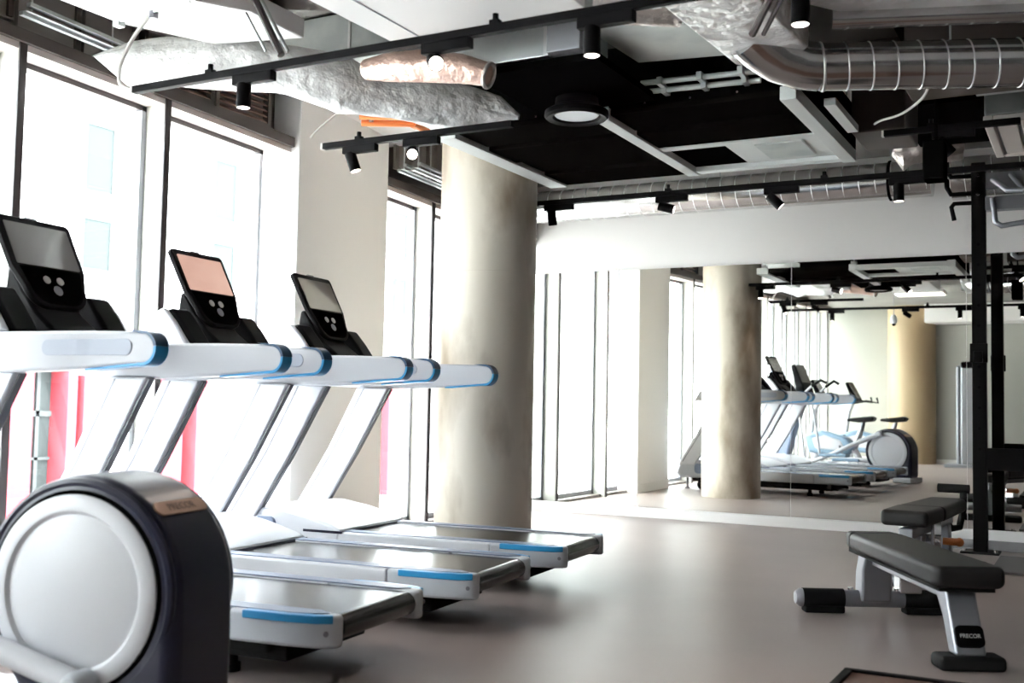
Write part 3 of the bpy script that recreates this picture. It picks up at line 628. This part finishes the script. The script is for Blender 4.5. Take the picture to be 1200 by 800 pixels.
# big silver transition, elbow and spiral duct
dk = thing('spiral_duct', 'big silver spiral duct with elbow and tapered box at upper right', 'duct', (0, 0, 0))
tp = put('tapered_box', B().prism([(-1.52, 3.55), (-1.50, 4.05), (-1.46, 4.80), (-1.28, 4.97), (-1.10, 4.70), (-1.12, 4.2), (-1.14, 3.55)], 'z', 2.585, 2.86), 'foil', dk, .02, 3)
put('box_flange', B().box(-1.54, -1.50, 3.90, 3.96, 2.58, 2.87), 'seam', tp)
ax = V((.935, .354, 0)); e0 = V((-1.085, 4.855, 2.545))
elb = [V((-1.34, 4.62, 2.66)), V((-1.30, 4.68, 2.62)), V((-1.24, 4.75, 2.578)), V((-1.16, 4.815, 2.552)), e0]
put('elbow', B().tube(elb, [.115, .115, .112, .108, .106], 36), 'spiral', dk)
s = put('spiral_pipe', B().tube([e0, e0 + ax * 1.2, e0 + ax * 2.4], .105, 40), 'spiral', dk)
for k in (.55, 1.6): put('hanger_rod', B().cyl(e0 + ax * k + V((0, .1, .0)), V((e0 + ax * k).xy.to_3d()) + V((0, .1, ZC)), .005, 8), 'galv', dk)
for k in range(22):
    put('lock_seam', B().torus(e0 + ax * (.005 + k * .105), ax + V((0, .0, .10)), .1055, .0035 if k else .006, 36), 'seam', s)
dk = tag(put('foil_duct', B().prism([(-1.06, 3.3), (-1.08, 4.55), (-.92, 4.78), (.9, 5.35), (.9, 3.3)], 'z', 2.72, 3.0), 'foil', bevel=.03, seg=3), 'large foil covered duct across the top right corner', 'duct')
put('duct_rib', B().tube([(-1.0, 4.70, 2.70), (.8, 5.3, 2.70)], .045, 20, True, (9, .01)), 'spiral', dk)
o = tag(put('strut', B().tube([(-1.22, 4.25, 2.525), (-.98, 3.85, 2.62)], .016, 8).tube([(-1.18, 4.27, 2.525), (-.94, 3.87, 2.62)], .010, 8), 'frame'), 'dark slanting strut under the silver elbow', 'strut')

# long spiral duct along the mirror wall
dk = tag(put('spiral_duct', B().cyl((-5.0, 9.13, 2.89), (-1.15, 9.13, 2.885), .15, 40), 'spiral'), 'long spiral duct running along the top of the mirror wall', 'duct')
for k in range(30):
    put('lock_seam', B().torus((-4.9 + k * .128, 9.13, 2.89), (1, 0, .08), .151, .003, 30), 'seam', dk)
put('hanger_strap', B().torus((-1.47, 9.13, 2.887), (1, 0, 0), .154, .012, 36), 'black', dk)
for x in (-4.4, -2.9, -1.47): put('hanger_rod', B().cyl((x, 9.13, 3.03), (x, 9.13, ZC), .006, 8), 'galv', dk)
dk = tag(put('spiral_duct', B().cyl((-1.0, 9.13, 2.86), (2.5, 9.13, 2.86), .17, 40), 'spiral'), 'second spiral duct continuing behind the rack top', 'duct')
for x in (-.5, 1.5): put('hanger_rod', B().cyl((x, 9.13, 3.02), (x, 9.13, ZC), .006, 8), 'galv', dk)
for k in range(12): put('lock_seam', B().torus((-.9 + k * .2, 9.13, 2.86), (1, 0, .08), .171, .003, 30), 'seam', dk)
b = B().tube([(-1.32, 8.3, 2.94), (-1.25, 8.32, 2.92), (-1.15, 8.32, 2.95), (-1.0, 8.35, 2.94), (-.85, 8.4, 2.95)], [.04, .10, .085, .09, .06], 26, True, (13, .05))
tag(put('foil_lagging', b, 'foild'), 'scrap of crumpled foil by the duct at upper right', 'lagging')

# air conditioner outlet, boxes
t = thing('air_grille', 'white slatted air conditioner outlet at the right edge', 'air grille', (-.30, 6.86, 2.62))
put('frame', B().box(-.245, -.195, -.44, .44, -.02, .03).box(.42, .47, -.44, .44, -.02, .03).box(-.195, .42, .39, .44, -.02, .03).box(-.195, .42, -.44, -.39, -.02, .03), 'grille', t, .008)
put('backing', B().box(-.195, .42, -.39, .39, .01, .03), 'greyd', t)
for k in range(5):
    put('slat', B().box(-.18 + k * .12, -.18 + k * .12 + .10, -.38, .38, -.012, .006), 'grille', t, .006)
put('housing', B().box(-.24, .47, -.43, .43, .03, .20), 'galv', t, .01)
put('side_rail', B().box(-.27, .47, -.56, -.52, .12, .14), 'galv', t)
o = tag(put('junction_box', B().box(-.81, -.70, 6.03, 6.17, 2.24, 2.45), 'black', bevel=.01), 'black box hanging from the ceiling left of the rack top', 'box')
put('hanger_rod', B().cyl((-.75, 6.1, 2.45), (-.75, 6.1, ZC), .008, 8), 'black', o)
tag(put('bulkhead', B().box(-1.25, -.95, 6.40, 6.90, 2.62, ZC), 'band', bevel=.01), 'dull grey ceiling box right of the raft', 'box')
tag(put('bulkhead', B().box(-.86, -.2, 5.75, 6.02, 2.66, 3.028), 'band', bevel=.01), 'dark brown ceiling box under the spiral duct', 'box')
tag(put('ceiling_tray', B().box(-1.22, -1.16, 5.55, 6.15, 2.56, 2.60), 'beam', bevel=.004), 'short pale tray beside the right beam of the raft', 'tray')

# pipes, cables
for k, pts in enumerate(([(-4.3, 5.75, 2.90), (-3.98, 5.91, 2.90), (-3.93, 6.05, 2.90)], [(-4.32, 5.80, 2.87), (-4.02, 5.96, 2.87), (-4.04, 6.18, 2.87)])):
    o = tag(put('pipe', B().tube(pts, .022, 12), 'orange'), ['upper orange pipe above the concrete column', 'lower orange pipe above the concrete column'][k], 'pipe', 'orange pipes above the column')
    put('clip', B().box(pts[0][0] + .06, pts[0][0] + .08, pts[0][1] + .0, pts[0][1] + .05, pts[0][2], 3.14), 'galv', o)
    put('coupling', B().tube([pts[1], (V(pts[1]) + (V(pts[2]) - V(pts[1])).normalized() * .05)], .028, 12), 'orange', o)
def spline(pts, n=6):
    pts = [V(p) for p in pts]; P = [pts[0]] + pts + [pts[-1]]; out = []
    for i in range(1, len(P) - 2):
        for k in range(n):
            t = k / n; a, b_, c_, d = P[i - 1], P[i], P[i + 1], P[i + 2]
            out.append(.5 * ((2 * b_) + (c_ - a) * t + (2 * a - 5 * b_ + 4 * c_ - d) * t * t + (3 * b_ - 3 * c_ + d - a) * t ** 3))
    return out + [pts[-1]]
tag(put('cable', B().tube(spline([(-3.90, 3.56, 2.79), (-4.0, 3.56, 2.70), (-4.07, 3.56, 2.60), (-4.072, 3.55, 2.53), (-4.035, 3.53, 2.47), (-3.945, 3.51, 2.43)]), .009, 8), 'cable'), 'white cable drooping from the duct to the near light track end', 'cable', 'loose cables')
tag(put('cable', B().tube(spline([(-3.66, 4.9, 2.74), (-3.76, 4.86, 2.66), (-3.88, 4.82, 2.56), (-3.93, 4.8, 2.50)]), .006, 8), 'cable'), 'pale cable hanging slantwise before the square pillar', 'cable', 'loose cables')
tag(put('cable', B().tube(spline([(-.71, 5.55, 2.64), (-.76, 5.72, 2.60), (-.90, 5.95, 2.585), (-1.03, 6.10, 2.60), (-1.09, 6.24, 2.62)]), .007, 8), 'cable'), 'thin grey cable looping below the silver spiral duct', 'cable', 'loose cables')
o = tag(put('strut', B().tube([(-3.435, 3.72, 2.91), (-3.23, 3.72, 2.56)], .018, 8), 'frame'), 'black slanted hanger strut over the near light track', 'strut')
put('rod', B().tube([(-3.43, 3.70, 2.78), (-3.32, 3.72, 2.59)], .006, 8).tube([(-3.36, 3.72, 2.84), (-3.19, 3.72, 2.57)], .008, 8), 'galv', o)
# stepped ceiling edge and dark slats seen right of the column top
b = B()
for i in range(4): b.box(-4.25, -3.0, 7.6 + i * .3, 7.72 + i * .3, 3.06, ZC - .002)
tag(put('slatted_panel', b, 'band', smooth=False), 'dark ceiling slats beyond the concrete column', 'slats')

# ------------------------------------------------------------------ light tracks and spotlights
def track(y, x0, x1, z, label, clamps):
    t = thing('lighting_track', label, 'lighting track', (x0, y, z), 0, 'black lighting tracks')
    L = x1 - x0
    put('rail', B().box(0, L, -.018, .018, 0, .034), 'satin', t, .003)
    put('end_cap', B().box(-.012, 0, -.018, .018, 0, .034), 'cable', t)
    for x in clamps: put('suspension', B().box(x - x0 - .02, x - x0 + .02, -.015, .015, .034, .05).cyl((x - x0, 0, .045), (x - x0, 0, .075), .012, 10), 'satin', t)
track(3.51, -3.92, .6, 2.41, 'long black light track nearest the camera, across the top', (-3.45, -2.0, -.6))
track(4.76, -3.80, -2.6, 2.41, 'short black light track in front of the square pillar', (-3.56,))
track(6.75, -3.55, .3, 2.41, 'black light track farthest from the camera, before the mirror wall', (-2.5, -1.48))
track(6.30, -1.05, -.35, 2.555, 'short black light track left of the white air outlet', (-.8,))

def make_spot():
    t = thing('track_spotlight', '', 'spotlight', (0, 0, 0), 0, 'spotlights on the black tracks')
    put('adapter', B().box(-.055, .165, -.02, .02, -.042, .0), 'satin', t, .004)
    put('stem', B().cyl((0, 0, -.06), (0, 0, -.03), .012, 10), 'satin', t)
    h = bpy.data.objects.new('lamp_head', None); COL.objects.link(h); h.parent = t; h.location = (0, 0, -.06)
    return t
# head as its own mesh with the lens as sub-part
def add_spot(x, y, z, tilt, az, label, power=9, flip=1):
    t = thing('track_spotlight', label, 'spotlight', (x, y, z), 0, 'spotlights on the black tracks')
    put('adapter', B().box(-.055 if flip > 0 else -.165, .165 if flip > 0 else .055, -.02, .02, -.042, .0), 'satin', t, .004)
    put('stem', B().cyl((0, 0, -.062), (0, 0, -.03), .012, 10), 'satin', t)
    h = put('lamp_head', B().lathe([(0, .035), (.028, .035), (.031, .03), (.031, -.068), (.027, -.072), (.026, -.062), (0, -.062)], (0, 0, 0), (0, 0, 1), 28), 'satin', t)
    h.location = (0, 0, -.072 if tilt < .3 else -.088)
    h.rotation_euler = (0, tilt, az)
    h.rotation_mode = 'XYZ'
    put('lens', B().lathe([(0, -.070), (.0265, -.070), (.0265, -.0615), (0, -.0615)], (0, 0, 0), (0, 0, 1), 24), 'lens', h)
    ld = bpy.data.lights.new('spot_beam', 'SPOT'); ld.energy = power; ld.color = (1, .86, .76); ld.spot_size = 1.0; ld.spot_blend = .6; ld.shadow_soft_size = .03
    lo = bpy.data.objects.new('spot_beam', ld); COL.objects.link(lo); lo.parent = h; lo.location = (0, 0, -.085)
    return t
add_spot(-3.25, 3.51, 2.41, .0, 0, 'black spotlight nearest the left end of the near light track, pointing straight down')
add_spot(-2.27, 3.51, 2.41, -1.15, -.9, 'black spotlight tilted at the camera, second on the near light track')
add_spot(-1.597, 3.51, 2.41, .0, 0, 'black spotlight pointing straight down, third on the near light track')
add_spot(-.848, 3.51, 2.41, .0, 0, 'black spotlight pointing straight down, at the top right on the near light track')
add_spot(-3.605, 4.76, 2.41, -.35, .3, 'black spotlight at the left end of the short track before the pillar')
add_spot(-3.205, 4.76, 2.41, -1.2, -1.0, 'glowing spotlight facing the camera on the short track by the column')
add_spot(-3.36, 6.75, 2.41, .2, -1.8, 'black spotlight beside the concrete column on the far light track')
add_spot(-2.53, 6.75, 2.41, -1.3, .25, 'black spotlight turned sideways, second from the column on the far track')
add_spot(-1.80, 6.75, 2.41, -.8, .3, 'tilted black spotlight midway along the far light track')
add_spot(-1.04, 6.75, 2.41, .0, 0, 'black spotlight pointing straight down near the rack on the far track')
add_spot(-.74, 6.30, 2.555, -.75, .4, 'tilted black spotlight under the short track left of the air outlet')

# ceiling light reflected in the mirror, plus two invented ones added as fill
def panel(x, y, sx, sy, z, label):
    t = thing('ceiling_light', label, 'ceiling light', (x, y, z), 0, 'ceiling lights over the rest of the gym')
    put('frame', B().box(-sx / 2 - .02, sx / 2 + .02, -sy / 2 - .02, sy / 2 + .02, .004, .06), 'white_duct', t, .006)
    put('diffuser', B().box(-sx / 2, sx / 2, -sy / 2, sy / 2, 0, .006), 'led', t)
    for s in (-1, 1): put('cord', B().cyl((s * sx * .4, 0, .06), (s * sx * .4, 0, ZC - z), .004, 6), 'galv', t)
panel(-2.6, -.2, .75, .5, 2.98, 'bright white ceiling light reflected high in the mirror')
panel(1.8, 4.2, 1.2, .3, 2.9, 'added fill light over the free weights out on the right')
panel(-.5, -2.6, 1.2, .3, 2.9, 'added fill light over the back of the gym')
struct(put('trim_31', B().box(-3.0, XR, YB + .02, YB + .8, 2.80, ZC - .01), 'plaster', smooth=False), 'white bulkhead along the wall behind the camera', 'trim')
t = thing('pendant_camera', 'small white dome hanging on a thin rod, seen in the mirror', 'pendant', (-2.83, 1.0, 2.46))
put('rod', B().cyl((0, 0, .06), (0, 0, ZC - 2.46), .006, 8), 'greyd', t)
put('shell', B().lathe([(0, .09), (.03, .085), (.05, .04), (.055, -.02), (.035, -.05), (0, -.05)], (0, 0, 0), (0, 0, 1), 24), 'white', t)
put('eye', B().sph((0, 0, -.055), .032), 'black', t)

# ------------------------------------------------------------------ daylight
w = bpy.data.worlds.new('sky'); SC.world = w; w.use_nodes = True
bg = w.node_tree.nodes['Background']; bg.inputs['Color'].default_value = (.93, .97, 1, 1); bg.inputs['Strength'].default_value = 20.0

SC.view_settings.view_transform = 'Standard'
try: SC.view_settings.look = 'None'
except Exception: pass
SC.view_settings.gamma = 1; SC.view_settings.use_curve_mapping = False
SC.view_settings.exposure = 1.14
SC.cycles.use_denoising = True
SC.cycles.max_bounces = 12; SC.cycles.diffuse_bounces = 7; SC.cycles.glossy_bounces = 6; SC.cycles.transparent_max_bounces = 12
SC.cycles.caustics_reflective = False; SC.cycles.caustics_refractive = False
SC.cycles.sample_clamp_indirect = 6
